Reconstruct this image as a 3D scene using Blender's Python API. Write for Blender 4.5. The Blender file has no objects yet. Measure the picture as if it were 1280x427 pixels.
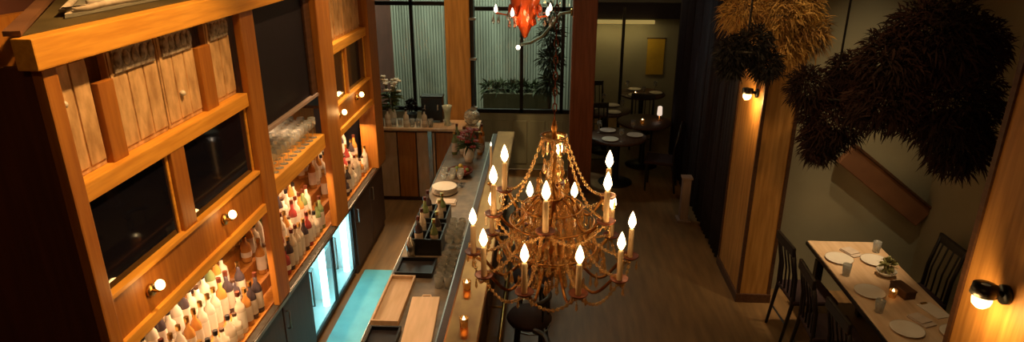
import bpy, bmesh, math, random
from mathutils import Vector, Matrix
rnd = random.Random(7)
C = bpy.context.scene.collection
PI = math.pi

# ------------------------------------------------------------------ materials
def nodes(name):
    m = bpy.data.materials.new(name); m.use_nodes = True
    nt = m.node_tree; b = nt.nodes['Principled BSDF']
    return m, nt, b

def mat(name, c, rough=.5, metal=0., var=0., scale=8., stretch=(1, 1, 1), bump=0., c2=None, trans=0., ior=1.45, detail=4., coat=0.):
    m, nt, b = nodes(name)
    b.inputs['Roughness'].default_value = rough
    b.inputs['Metallic'].default_value = metal
    b.inputs['Transmission Weight'].default_value = trans
    b.inputs['IOR'].default_value = ior
    b.inputs['Coat Weight'].default_value = coat
    b.inputs['Base Color'].default_value = (*c, 1)
    tc = nt.nodes.new('ShaderNodeTexCoord'); mp = nt.nodes.new('ShaderNodeMapping')
    mp.inputs['Scale'].default_value = stretch
    nt.links.new(tc.outputs['Object'], mp.inputs['Vector'])
    nz = nt.nodes.new('ShaderNodeTexNoise'); nz.inputs['Scale'].default_value = scale
    nz.inputs['Detail'].default_value = detail
    nt.links.new(mp.outputs['Vector'], nz.inputs['Vector'])
    if var > 0 or c2 is not None:
        r = nt.nodes.new('ShaderNodeValToRGB')
        d = c2 if c2 is not None else tuple(x * (1 - var) for x in c)
        r.color_ramp.elements[0].position = .32; r.color_ramp.elements[1].position = .68
        r.color_ramp.elements[0].color = (*d, 1); r.color_ramp.elements[1].color = (*c, 1)
        nt.links.new(nz.outputs['Fac'], r.inputs['Fac'])
        nt.links.new(r.outputs['Color'], b.inputs['Base Color'])
    if bump > 0:
        bp = nt.nodes.new('ShaderNodeBump'); bp.inputs['Strength'].default_value = bump
        bp.inputs['Distance'].default_value = .01
        nt.links.new(nz.outputs['Fac'], bp.inputs['Height'])
        nt.links.new(bp.outputs['Normal'], b.inputs['Normal'])
    return m

def emis(name, c, s):
    m, nt, b = nodes(name)
    b.inputs['Base Color'].default_value = (*c, 1)
    b.inputs['Emission Color'].default_value = (*c, 1)
    b.inputs['Emission Strength'].default_value = s
    return m

def pane_mat(name, tint=(1, 1, 1), refl=.12, rough=.02):
    m = bpy.data.materials.new(name); m.use_nodes = True
    nt = m.node_tree; nt.nodes.clear()
    o = nt.nodes.new('ShaderNodeOutputMaterial'); t = nt.nodes.new('ShaderNodeBsdfTransparent')
    g = nt.nodes.new('ShaderNodeBsdfGlossy'); mx = nt.nodes.new('ShaderNodeMixShader')
    t.inputs['Color'].default_value = (*tint, 1); g.inputs['Roughness'].default_value = rough
    lw = nt.nodes.new('ShaderNodeLayerWeight'); lw.inputs['Blend'].default_value = .5
    pw = nt.nodes.new('ShaderNodeMath'); pw.operation = 'POWER'; pw.inputs[1].default_value = 4
    ml = nt.nodes.new('ShaderNodeMath'); ml.operation = 'MULTIPLY_ADD'; ml.inputs[1].default_value = refl * 4; ml.inputs[2].default_value = .04
    nt.links.new(lw.outputs['Facing'], pw.inputs[0]); nt.links.new(pw.outputs[0], ml.inputs[0])
    nt.links.new(ml.outputs[0], mx.inputs['Fac'])
    nt.links.new(t.outputs[0], mx.inputs[1]); nt.links.new(g.outputs[0], mx.inputs[2])
    nt.links.new(mx.outputs[0], o.inputs['Surface'])
    return m

GR_Y = (9, .7, 9); GR_Z = (9, 9, .7); GR_X = (.7, 9, 9)
M = dict(
    floor=mat('floor_boards', (.22, .125, .05), .45, var=.35, scale=3, bump=.1, stretch=(5, .6, 1)),
    wall=mat('plaster_grey_olive', (.36, .33, .22), .85, var=.15, scale=2, bump=.1),
    wall_red=mat('dark_red_wall', (.12, .04, .025), .8, var=.3, scale=3),
    wall_dark=mat('dark_wall', (.06, .045, .045), .85, var=.3, scale=3),
    ceiling=mat('ceiling_dark', (.09, .07, .05), .9, var=.2, scale=3),
    corrug=mat('pale_green_cladding', (.44, .49, .40), .6, scale=1.6, c2=(.27, .29, .23), stretch=(2.2, 1, .5)),
    pave=mat('paving', (.2, .2, .17), .8, var=.3, scale=4),
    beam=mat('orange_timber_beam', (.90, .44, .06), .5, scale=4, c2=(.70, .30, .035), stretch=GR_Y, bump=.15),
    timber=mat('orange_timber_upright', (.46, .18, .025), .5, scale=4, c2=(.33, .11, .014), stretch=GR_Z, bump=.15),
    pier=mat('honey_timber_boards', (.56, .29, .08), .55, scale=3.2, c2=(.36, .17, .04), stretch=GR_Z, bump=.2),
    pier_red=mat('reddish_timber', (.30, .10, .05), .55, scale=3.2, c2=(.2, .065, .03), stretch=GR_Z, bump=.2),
    tbrown=mat('mid_brown_timber', (.24, .11, .05), .6, scale=4, c2=(.17, .075, .035), bump=.1),
    worktop=mat('worn_work_surface', (.25, .19, .13), .45, var=.45, scale=9, bump=.1),
    dwood=mat('dark_brown_timber', (.10, .045, .02), .5, scale=4, c2=(.06, .025, .012), stretch=GR_Y, bump=.1),
    endp=mat('dark_red_stained_panel', (.13, .04, .022), .6, scale=3, c2=(.085, .026, .016), stretch=GR_Z),
    panel=mat('aged_pale_door', (.80, .52, .26), .6, scale=9, c2=(.46, .26, .11), stretch=(1, 2, .9), bump=.2, detail=8),
    carved=mat('carved_grey_ornament', (.55, .46, .36), .7, scale=30, c2=(.16, .11, .08), bump=.6),
    canvas=mat('weathered_grey_board', (.30, .28, .22), .8, scale=6, c2=(.16, .15, .11), stretch=(1, .4, 1)),
    canvas_edge=mat('whitish_border', (.62, .52, .42), .8, scale=14, c2=(.42, .34, .26), bump=.3),
    olive=mat('dark_olive_top', (.12, .085, .03), .7, scale=4, c2=(.07, .05, .015)),
    mirror=mat('black_glass', (.006, .006, .012), .06, coat=.5),
    screen=mat('dark_panel', (.010, .007, .014), .6, var=.3),
    shelf=mat('frosted_glass_shelf', (.55, .42, .40), .25, var=.1),
    counter=mat('dark_stone_counter', (.06, .05, .04), .25, var=.4, scale=20),
    base=mat('dark_base_cabinet', (.075, .045, .035), .5, var=.3, scale=4, stretch=GR_Z),
    black=mat('black_metal', (.012, .012, .012), .35, var=.2),
    blackp=mat('black_paint_wood', (.018, .013, .013), .38, var=.3, scale=6),
    steel=mat('brushed_steel', (.42, .40, .37), .32, 1., var=.2, scale=12, stretch=(1, 9, 1)),
    copper=mat('polished_copper', (.50, .22, .06), .33, 1., scale=6, c2=(.30, .11, .03), stretch=(1, .5, 1)),
    abrass=mat('antique_gilt', (.50, .24, .06), .3, 1., scale=20, c2=(.26, .10, .03)),
    brass=mat('aged_brass', (.70, .42, .13), .28, 1., var=.3, scale=20),
    bronze=mat('dark_red_bronze', (.22, .06, .03), .35, .6, var=.4, scale=20),
    cream=mat('cream_candle', (.80, .58, .34), .45, var=.1),
    white=mat('white_porcelain', (.75, .68, .58), .25, var=.06),
    linen=mat('pale_linen', (.62, .50, .40), .85, var=.15, scale=20),
    board=mat('pinkish_board', (.82, .56, .36), .5, scale=5, c2=(.68, .46, .26), stretch=(4, .6, 1)),
    board2=mat('tan_board', (.62, .43, .27), .5, scale=5, c2=(.50, .33, .18), stretch=(4, .6, 1)),
    tabletop=mat('pale_tabletop', (.70, .50, .32), .4, scale=3, c2=(.52, .34, .19), stretch=(5, .5, 1), bump=.05),
    crystal=mat('amber_crystal', (.95, .62, .26), .08, trans=.75, ior=1.5),
    clear=mat('clear_crystal', (.95, .88, .8), .06, trans=.85, ior=1.5),
    redg=mat('red_glass', (.85, .15, .03), .15, trans=.35, ior=1.45),
    glass=mat('drinking_glass', (.85, .85, .8), .06, trans=.8, ior=1.3),
    gold_leaf=mat('golden_dried_grass', (.62, .38, .10), .8, scale=6, c2=(.24, .12, .04)),
    dark_leaf=mat('dark_brown_dried_leaves', (.036, .010, .008), .85, scale=3, c2=(.011, .004, .004)),
    black_leaf=mat('blackish_dried_leaves', (.009, .009, .014), .7, scale=6, c2=(.005, .004, .006)),
    green_leaf=mat('green_leaf', (.10, .14, .05), .6, scale=6, c2=(.05, .08, .02)),
    greenery_dull=mat('dull_greenery', (.065, .085, .035), .7, var=.4),
    petal=mat('cream_petals', (.72, .62, .46), .7, var=.2),
    red_fruit=mat('red_fruit', (.40, .05, .035), .35, var=.3),
    lime=mat('green_fruit', (.20, .30, .07), .4, var=.3),
    lemon=mat('yellow_fruit', (.60, .42, .06), .4, var=.2),
    curtain=mat('dark_curtain', (.035, .03, .045), .9, var=.3, scale=5),
    yellow=mat('yellow_cloth', (.62, .38, .03), .8, var=.2, scale=4),
    mat_teal=mat('turquoise_rubber', (.10, .37, .42), .5, scale=5, c2=(.07, .30, .35), bump=.1),
    fridge_in=mat('fridge_lining', (.65, .75, .75), .4, var=.05),
    plum=mat('dark_plum_fabric', (.03, .012, .014), .8, var=.3, scale=8),
    pale_post=mat('pale_greyed_wood', (.30, .22, .2), .7, var=.2, stretch=GR_Z),
    flame=emis('candle_bulb_glow', (1, .70, .34), 9),
    bulb=emis('warm_bulb_glow', (1, .62, .24), 6),
    bulb_w=emis('pale_bulb_glow', (1, .80, .58), 5),
    tube=emis('cool_light_tube', (.62, .95, 1), 7),
    cove=emis('yellow_cove_glow', (1, .72, .22), .28),
    shade=emis('glowing_shade', (1, .66, .30), 3.5),
    pane=pane_mat('clear_pane', (.88, .95, .9), .12),
    fpane=pane_mat('fridge_pane', (.9, 1, 1), .1),
)
BOTTLE_MATS = {
    'amber': mat('amber_bottle_glass', (.62, .27, .06), .1, trans=.35),
    'green': mat('green_bottle_glass', (.20, .25, .10), .1, trans=.3),
    'clear': mat('clear_bottle_glass', (.80, .68, .54), .1, trans=.35),
    'dark': mat('dark_bottle_glass', (.05, .035, .04), .12),
    'red': mat('red_bottle_glass', (.40, .06, .05), .12, trans=.3),
}

# ------------------------------------------------------------------ mesh helpers
class MB:
    def __init__(s): s.bm = bmesh.new()
    def box(s, x0, x1, y0, y1, z0, z1, bev=0., rot=None, piv=None):
        r = bmesh.ops.create_cube(s.bm, size=1)
        vs = r['verts']
        for v in vs:
            v.co = Vector(((x0 + x1) / 2 + v.co.x * (x1 - x0), (y0 + y1) / 2 + v.co.y * (y1 - y0), (z0 + z1) / 2 + v.co.z * (z1 - z0)))
        if bev > 0:
            es = list({e for v in vs for e in v.link_edges})
            rr = bmesh.ops.bevel(s.bm, geom=es, offset=bev, segments=2, affect='EDGES', profile=.6)
            vs = list({v for f in rr['faces'] for v in f.verts} | {v for v in vs if v.is_valid})
        if rot is not None:
            p = Vector(piv if piv else ((x0 + x1) / 2, (y0 + y1) / 2, (z0 + z1) / 2))
            for v in vs: v.co = rot @ (v.co - p) + p
        return s
    def cyl(s, p0, p1, r0, r1=None, n=12):
        return s.tube([p0, p1], [r0, r0 if r1 is None else r1], n)
    def tube(s, path, r, n=8, caps=True):
        path = [Vector(p) for p in path]
        if not isinstance(r, (list, tuple)): r = [r] * len(path)
        rings = []; prev = None
        for i, p in enumerate(path):
            t = (path[min(i + 1, len(path) - 1)] - path[max(i - 1, 0)]).normalized()
            if prev is None:
                u = t.orthogonal().normalized()
            else:
                u = (prev - t * prev.dot(t))
                u = u.normalized() if u.length > 1e-6 else t.orthogonal().normalized()
            prev = u; w = t.cross(u)
            rings.append([s.bm.verts.new(p + (u * math.cos(2 * PI * k / n) + w * math.sin(2 * PI * k / n)) * r[i]) for k in range(n)])
        for a, b in zip(rings, rings[1:]):
            for k in range(n): s.bm.faces.new((a[k], a[(k + 1) % n], b[(k + 1) % n], b[k]))
        if caps:
            s.bm.faces.new(list(reversed(rings[0]))); s.bm.faces.new(rings[-1])
        return s
    def lathe(s, prof, c=(0, 0, 0), n=16):
        c = Vector(c); rings = []
        for r, z in prof:
            if r < 1e-5: rings.append([s.bm.verts.new(c + Vector((0, 0, z)))])
            else: rings.append([s.bm.verts.new(c + Vector((r * math.cos(2 * PI * k / n), r * math.sin(2 * PI * k / n), z))) for k in range(n)])
        for a, b in zip(rings, rings[1:]):
            for k in range(n):
                k2 = (k + 1) % n
                if len(a) == 1 and len(b) == 1: continue
                if len(a) == 1: s.bm.faces.new((a[0], b[k2], b[k]))
                elif len(b) == 1: s.bm.faces.new((a[k], a[k2], b[0]))
                else: s.bm.faces.new((a[k], a[k2], b[k2], b[k]))
        return s
    def ball(s, c, r, sx=1, sy=1, sz=1, n=10):
        rr = bmesh.ops.create_uvsphere(s.bm, u_segments=n, v_segments=max(6, n * 2 // 3), radius=r)
        for v in rr['verts']: v.co = Vector((v.co.x * sx, v.co.y * sy, v.co.z * sz)) + Vector(c)
        return s
    def poly(s, pts, thick=None):
        f = s.bm.faces.new([s.bm.verts.new(p) for p in pts])
        if thick is not None:
            r = bmesh.ops.extrude_face_region(s.bm, geom=[f])
            for v in [g for g in r['geom'] if isinstance(g, bmesh.types.BMVert)]: v.co += Vector(thick)
        return s
    def blade(s, p, d, L, w, droop):
        """one curved leaf with some thickness"""
        p = Vector(p); d = Vector(d).normalized(); side = d.cross(Vector((rnd.uniform(-1, 1), rnd.uniform(-1, 1), rnd.uniform(-1, 1)))).normalized()
        pts = []
        for i in range(4):
            t = i / 3
            q = p + d * (L * t) + Vector((0, 0, -droop * t * t * L))
            ww = w * (.5, 1, .75, .06)[i]
            pts.append((q - side * ww, q + side * ww))
        vs = [(s.bm.verts.new(a), s.bm.verts.new(b)) for a, b in pts]
        for a, b in zip(vs, vs[1:]): s.bm.faces.new((a[0], a[1], b[1], b[0]))
        return s

def obj(name, mb, m, parent=None, smooth=False, world=True):
    me = bpy.data.meshes.new(name)
    if parent is not None and world:
        off = Vector(parent.location)
        if parent.parent is not None: off = off + Vector(parent.parent.location)
        for v in mb.bm.verts: v.co -= off
    bmesh.ops.recalc_face_normals(mb.bm, faces=mb.bm.faces[:])
    mb.bm.to_mesh(me); mb.bm.free()
    me.materials.append(M[m] if isinstance(m, str) else m)
    if smooth:
        for p in me.polygons: p.use_smooth = True
    o = bpy.data.objects.new(name, me); C.objects.link(o)
    if parent is not None: o.parent = parent
    return o

def L(name, mb, m, parent, smooth=False): return obj(name, mb, m, parent, smooth, world=False)   # local coordinates

def tag(o, label=None, cat=None, group=None, kind=None):
    if label: o['label'] = label
    if cat: o['category'] = cat
    if group: o['group'] = group
    if kind: o['kind'] = kind
    return o

def thing(name, label, cat, loc, rz=0., group=None):
    o = bpy.data.objects.new(name, None); C.objects.link(o)
    o.location = loc; o.rotation_euler = (0, 0, rz); o.empty_display_size = .1
    return tag(o, label, cat, group)

def struct(name, mb, m, parent=None, smooth=False):
    o = obj(name, mb, m, parent, smooth)
    if parent is None: o['kind'] = 'structure'
    return o

def kids(o): return list(o.children)

def copy_tree(o, parent=None):
    c = o.copy(); C.objects.link(c)
    if parent is not None: c.parent = parent
    for k in kids(o): copy_tree(k, c)
    return c

def dup(o, loc, rz, label, group=None, scale=None):
    c = copy_tree(o); c.location = loc; c.rotation_euler = (0, 0, rz); c['label'] = label
    if group: c['group'] = group
    if scale: c.scale = (scale,) * 3
    return c

def light(kind, name, loc, energy, col, size=.05, target=None, spot=60, blend=.6, size_y=None):
    d = bpy.data.lights.new(name, kind); d.energy = energy; d.color = col
    if kind == 'AREA':
        d.size = size
        if size_y: d.shape = 'RECTANGLE'; d.size_y = size_y
    else: d.shadow_soft_size = size
    if kind == 'SPOT': d.spot_size = math.radians(spot); d.spot_blend = blend
    o = bpy.data.objects.new(name, d); C.objects.link(o); o.location = loc
    if target is not None:
        o.rotation_euler = (Vector(target) - Vector(loc)).to_track_quat('-Z', 'Y').to_euler()
    return o

# ------------------------------------------------------------------ camera
H = 3.75
F_PX = 824.
cam_d = bpy.data.cameras.new('camera'); cam = bpy.data.objects.new('camera', cam_d); C.objects.link(cam)
cam_d.sensor_width = 36.; cam_d.lens = 36. * F_PX / 1280.; cam_d.clip_start = .05
cam.location = (0, 0, H)
cam.rotation_euler = (math.radians(90 - 20.647), 0, math.radians(3.25))
bpy.context.scene.camera = cam

# ------------------------------------------------------------------ room shell
struct('floor', MB().box(-3.0, 3.9, -1.2, 13.4, -.1, 0), 'floor')
struct('ceiling', MB().box(-3.1, 4.0, -1.3, 13.5, 5.6, 5.7), 'ceiling')
struct('wall_left', MB().box(-3.1, -3.0, -1.2, 13.4, 0, 5.6), 'wall_red')
struct('wall_right', MB().box(3.9, 4.0, -1.2, 13.4, 0, 5.6), 'wall')
struct('wall_front', MB().box(-3.0, 3.9, -1.3, -1.2, 0, 5.6), 'wall_dark')
struct('wall_alcove', MB().box(2.36, 3.9, 6.45, 6.6, 0, 5.6), 'wall')
struct('wall_partition', MB().box(2.1, 2.2, 7.02, 11.0, 0, 5.6), 'wall_dark')
struct('wall_far', MB().box(-3.0, 3.9, 13.2, 13.4, 0, 5.6), 'wall')
struct('wall_return', MB().box(.42, .52, 10.1, 13.2, 0, 5.6), 'wall_dark')
b = MB()
for i in range(64):      # ribbed cladding of the yard wall beyond the glass
    x = -3 + i * .053
    b.box(x, x + .036, 12.53, 12.56, 0, 5)
b.box(-3.0, .42, 12.56, 12.62, 0, 5)
struct('wall_yard', b, 'corrug')
struct('trim_1', MB().box(.52, 3.9, 13.0, 13.2, 2.02, 2.30), 'wall_dark')

def window(name, x0, x1, mull, rails, sill, solid=True):
    w = bpy.data.objects.new(name, None); C.objects.link(w); w.location = (x0, 10.0, 0); w['kind'] = 'structure'
    f = MB(); z1 = 5.6
    f.box(x0, x0 + .06, 9.97, 10.05, 0, z1).box(x1 - .06, x1, 9.97, 10.05, 0, z1)
    for m_ in mull: f.box(m_ - .025, m_ + .025, 9.98, 10.04, sill, z1)
    for r in rails: f.box(x0 + .06, x1 - .06, 9.98, 10.04, r - .03, r + .03)
    obj('window_frame', f, 'black', w)
    obj('window_pane', MB().box(x0 + .06, x1 - .06, 10.005, 10.012, sill, z1), 'pane', w)
    if solid:
        p = MB().box(x0 + .06, x1 - .06, 9.99, 10.03, .02, sill)
        for k in range(5):
            xx = x0 + .12 + k * (x1 - x0 - .24) / 5
            p.box(xx, xx + (x1 - x0 - .24) / 5 - .05, 9.975, 9.995, .12, sill - .12, .006)
        obj('sill_panel', p, 'corrug', w)
window('window_1', -3.0, -1.52, [-2.09], [2.62, 1.0], .95)
window('window_2', -1.24, .40, [-.42, .20], [2.55, .98], .95)
struct('trim_2', MB().box(-1.52, -1.24, 9.97, 10.06, 0, 5.6), 'dwood')

# ------------------------------------------------------------------ timber posts
def post(x0, x1, y0, y1, label, m='pier', boards=True, brackets=False):
    t = thing('timber_post', label, 'post', ((x0 + x1) / 2, (y0 + y1) / 2, 0), 0)
    obj('shaft', MB().box(x0, x1, y0, y1, 0, 5.6, .012), m, t)
    s = MB()
    if boards:      # narrow dark strips standing in for corner shadow and gap lines
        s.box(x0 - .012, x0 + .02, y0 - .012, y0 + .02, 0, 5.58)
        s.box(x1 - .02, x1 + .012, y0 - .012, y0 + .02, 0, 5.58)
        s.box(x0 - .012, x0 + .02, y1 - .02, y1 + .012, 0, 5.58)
        obj('corner_shade_strip', s, 'dwood', t)
    p = MB().box(x0 - .02, x1 + .02, y0 - .02, y1 + .02, 0, .10, .005)
    obj('plinth', p, 'dwood', t)
    if brackets:
        c = MB().box(x1, x1 + .05, y0 + .05, y1 - .05, .1, 5.58)
        obj('steel_channel', c, 'black', t)
        for z in (1.25, 1.95, 2.5, 2.95):
            k = MB().box(x1 - .01, x1 + .09, y0 - .02, y0 + .05, z, z + .035, .006)
            obj('bracket', k, 'steel', t)
    return t
post(-1.44, -1.10, 9.1, 9.4, 'warm lit square timber post behind the service counter, left of the middle window', 'pier', False, True)
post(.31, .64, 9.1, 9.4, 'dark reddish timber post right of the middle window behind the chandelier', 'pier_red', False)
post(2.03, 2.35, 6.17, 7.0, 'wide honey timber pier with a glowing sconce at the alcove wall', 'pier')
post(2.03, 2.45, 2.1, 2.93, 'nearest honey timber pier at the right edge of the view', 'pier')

# ------------------------------------------------------------------ back bar cabinet (left)
XF = -2.1
cab = thing('back_bar_cabinet', 'tall orange timber back bar cabinet with aged doors and dark glass along the left wall', 'cabinet', (-2.5, 5.2, 0))
obj('top_beam', MB().box(-2.13, -2.04, 2.5, 7.9, 3.19, 3.32, .008), 'beam', cab)
b = MB().poly([(-2.12, 2.56, 3.325), (-2.12, 7.9, 3.325), (-2.98, 7.9, 3.325), (-2.98, 3.95, 3.325)], (0, 0, -.03))
obj('top_board', b, 'olive', cab)
b = MB().poly([(-2.10, 2.53, 3.327), (-2.98, 3.93, 3.327), (-2.98, 3.80, 3.327), (-2.16, 2.51, 3.327)], (0, 0, .02))
obj('angled_edge_board', b, 'tbrown', cab)
obj('end_panel', MB().box(-2.98, -2.125, 2.56, 2.60, 0, 3.19), 'endp', cab)
ups = [(2.55, 2.64, -2.07), (4.36, 4.58, -2.07), (5.80, 6.16, -2.05), (7.45, 7.80, -2.05)]
for y0, y1, xf in ups:
    obj('upright', MB().box(-2.12 if y0 < 7 else -2.25, xf, y0, y1, .937, 3.19, .01), 'timber', cab)
obj('back_board', MB().box(-2.98, -2.92, 2.6, 7.8, .945, 3.28), 'timber', cab)
for y0, y1 in [(2.64, 4.36), (6.16, 7.45)]: obj('deck', MB().box(-2.92, -2.22, y0, y1, 2.04, 2.07), 'dwood', cab)
# bay one and three: doors above, rail, dark glass, sconce beam
def door(y0, y1, z0, z1, knob=None, carve=False):
    zt = z1
    d = MB().box(-2.19, -2.15, y0, y1, z0, zt, .006)
    n = max(2, int((y1 - y0) / .12)); w = (y1 - y0) / n
    for k in range(n): d.box(-2.155, -2.142, y0 + k * w + .008, y0 + (k + 1) * w - .008, z0 + .03, zt - .03, .004)
    dd = obj('door', d, 'panel', cab)
    if knob is not None: obj('knob', MB().ball((-2.128, knob[0], knob[1]), .018), 'white', dd, True)
    if carve:
        c = MB().box(-2.15, -2.13, y0 + .03, y1 - .03, z1 - .14, z1 - .01, .004)
        for k in range(5):
            yy = y0 + .06 + k * (y1 - y0 - .12) / 4
            c.ball((-2.128, yy, z1 - .075), .03, .4, 1, 1.4, 8)
        obj('carved_crest', c, 'carved', dd, True)
ZR0, ZR1 = 2.55, 2.645
for y0, y1, kn, cv in [(2.67, 2.92, (2.70, 3.0), False), (3.06, 3.47, None, True), (3.49, 3.86, (3.64, 2.82), True), (4.03, 4.33, None, True)]:
    door(y0, y1, ZR1, 3.19, kn, cv)
for y0, y1 in [(2.93, 3.05), (3.87, 4.02)]:
    obj('mullion', MB().box(-2.16, -2.12, y0, y1, ZR1, 3.04, .005), 'timber', cab)
for y0, y1 in [(6.20, 6.50), (6.53, 6.80), (6.83, 7.10), (7.13, 7.42)]:
    door(y0, y1, ZR1, 3.19)
for y0, y1 in [(2.64, 4.36), (6.16, 7.45)]:
    obj('rail', MB().box(-2.2, -2.085, y0, y1, ZR0, ZR1, .008), 'beam', cab)
    obj('sconce_beam', MB().box(-2.22, -2.09, y0, y1, 1.80, 2.07, .008), 'timber', cab)
    obj('beam_lip', MB().box(-2.2, -2.075, y0, y1, 2.045, 2.072, .005).box(-2.2, -2.065, y0, y1, 1.74, 1.81, .006), 'beam', cab)
for y0, y1 in [(2.645, 3.35), (3.49, 4.355), (6.18, 6.64), (6.70, 7.43)]:
    obj('glass_panel', MB().box(-2.13, -2.12, y0, y1, 2.065, 2.555), 'mirror', cab)
    for ya in (y0, y1 - .025): obj('glass_bead', MB().box(-2.12, -2.112, ya, ya + .02, 2.075, 2.55), 'beam', cab)
for y0, y1 in [(3.35, 3.49), (6.645, 6.695)]:
    obj('mullion', MB().box(-2.15, -2.09, y0, y1, 2.06, 2.56, .006), 'timber', cab)
# middle bay
obj('dark_recess', MB().box(-2.18, -2.135, 4.58, 5.80, 2.30, 3.19), 'screen', cab)
obj('recess_frame', MB().box(-2.135, -2.11, 5.66, 5.80, 2.30, 3.19, .005), 'dwood', cab)
obj('glass_shelf', MB().box(-2.5, -2.105, 4.58, 5.80, 2.265, 2.295, .004), 'shelf', cab)
obj('sconce_beam', MB().box(-2.6, -2.09, 4.58, 5.80, 1.76, 1.90, .008), 'beam', cab)
# stepped bottle display
for i, (x, z) in enumerate([(-2.19, .95), (-2.31, 1.05), (-2.43, 1.15), (-2.55, 1.25)]):
    obj('bottle_step', MB().box(x - .06, x + .058, 2.62, 7.44, .937, z + .012 if i else .952), 'timber', cab)

tp = thing('weathered_panel', 'weathered grey panel with whitish border lying on the cabinet top', 'panel', (-2.6, 5, 3.327))
obj('face', MB().poly([(-2.27, 3.02, 3.328), (-2.27, 7.4, 3.328), (-2.95, 7.4, 3.328), (-2.95, 4.10, 3.328)], (0, 0, .012)), 'canvas', tp)
pth = [(-2.94, 4.12, 3.355), (-2.6, 3.56, 3.355), (-2.32, 3.08, 3.355)]
for k in range(1, 30): pth.append((-2.31 + .02 * math.sin(k * 1.9) + .015 * math.sin(k * .7), 3.08 + k * .145, 3.358))
obj('border', MB().tube(pth, .017, 6), 'canvas_edge', tp, True)
pth = [(-2.45 + .035 * math.sin(k * 1.3), 3.45 + k * .14, 3.355) for k in range(28)]
obj('border', MB().tube(pth, .014, 6), 'canvas_edge', tp, True)

def beam_sconce(y, z, label, x=-2.09):
    t = thing('wall_sconce', label, 'wall light', (x, y, z), 0, 'small lights on the back bar beam')
    pl = MB().tube([(0.002, 0, 0), (.02, 0, 0)], .035, 14); L('back_plate', pl, 'brass', t, True)
    L('lamp_arm', MB().tube([(.02, 0, 0), (.05, 0, -.005), (.06, 0, .01)], .009, 8), 'brass', t, True)
    L('bulb', MB().ball((.066, 0, .035), .026, 1, 1, 1.15), 'bulb', t, True)
    light('POINT', 'sconce_light', (x + .12, y, z + .035), .9, (1, .55, .18), .03)
    return t
beam_sconce(2.93, 1.93, 'small glowing sconce on the beam under the nearest dark glass')
beam_sconce(3.78, 1.95, 'small glowing sconce on the beam under the second dark glass')
beam_sconce(6.24, 1.95, 'small glowing sconce on the far beam beside the third upright')
beam_sconce(6.88, 1.97, 'small pinkish sconce furthest along the back bar beam')

# base units, fridge, counter
bc = thing('back_bar_counter', 'long dark stone countertop running under the bottles along the left wall', 'counter', (-2.5, 5.2, .9))
obj('slab', MB().box(-2.91, -2.08, 2.605, 7.85, .895, .935, .006), 'counter', bc)
obj('edge_strip', MB().box(-2.078, -2.07, 2.6, 7.85, .90, .93), 'steel', bc)
def base_unit(y0, y1, label, n):
    t = thing('base_cabinet', label, 'cabinet', (-2.5, (y0 + y1) / 2, 0))
    obj('carcass', MB().box(-2.95, -2.13, y0, y1, 0.0, .892), 'base', t)
    w = (y1 - y0) / n
    for k in range(n):
        d = obj('door', MB().box(-2.13, -2.105, y0 + k * w + .01, y0 + (k + 1) * w - .01, .10, .87, .006), 'base', t)
        obj('handle', MB().tube([(-2.105, y0 + k * w + .06, .62), (-2.08, y0 + k * w + .06, .62), (-2.08, y0 + k * w + .06, .78), (-2.105, y0 + k * w + .06, .78)], .006, 6), 'steel', d, True)
base_unit(2.62, 5.08, 'dark base cabinet under the counter left of the lit fridge', 4)
base_unit(6.52, 7.80, 'dark base cabinet under the counter beyond the lit fridge', 2)
fr = thing('bottle_fridge', 'black undercounter bar fridge with glass doors glowing cool blue', 'fridge', (-2.5, 5.8, 0))
y0, y1 = 5.10, 6.50
f = MB().box(-2.95, -2.92, y0, y1, .02, .89).box(-2.95, -2.15, y0, y0 + .03, .02, .89).box(-2.95, -2.15, y1 - .03, y1, .02, .89)
f.box(-2.95, -2.15, y0, y1, .86, .89).box(-2.95, -2.15, y0, y1, .02, .09)
obj('shell', f, 'black', fr)
obj('lining', MB().box(-2.918, -2.90, y0 + .03, y1 - .03, .09, .86).box(-2.90, -2.16, y0 + .03, y0 + .04, .09, .86).box(-2.90, -2.16, y1 - .04, y1 - .03, .09, .86).box(-2.90, -2.16, y0 + .04, y1 - .04, .09, .10), 'fridge_in', fr)
obj('divider', MB().box(-2.88, -2.24, (y0 + y1) / 2 - .008, (y0 + y1) / 2 + .008, .10, .86), 'fridge_in', fr)
obj('wire_shelf', MB().box(-2.895, -2.35, y0 + .045, y1 - .045, .46, .475), 'steel', fr)
w = (y1 - y0) / 2
for k in range(2):
    a, c = y0 + k * w + .008, y0 + (k + 1) * w - .008
    d = MB().box(-2.146, -2.13, a, a + .03, .09, .87, .004).box(-2.146, -2.13, c - .03, c, .09, .87, .004)
    d.box(-2.146, -2.13, a + .03, c - .03, .09, .115).box(-2.146, -2.13, a + .03, c - .03, .845, .87)
    dd = obj('door', d, 'black', fr)
    obj('door_glass', MB().box(-2.140, -2.136, a + .03, c - .03, .115, .845), 'fpane', dd)
    obj('handle', MB().tube([(-2.13, a + .015, .45), (-2.105, a + .015, .45), (-2.105, a + .015, .80), (-2.13, a + .015, .80)], .008, 8), 'steel', dd, True)
    obj('light_tube', MB().tube([(-2.19, c - .16, .14), (-2.19, c - .16, .84)], .034, 10), 'tube', fr, True)
    light('AREA', 'fridge_glow', (-2.45, (a + c) / 2, .845), 16, (.36, .88, 1), .5, (-2.3, (a + c) / 2, .0), size_y=.5)
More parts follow.
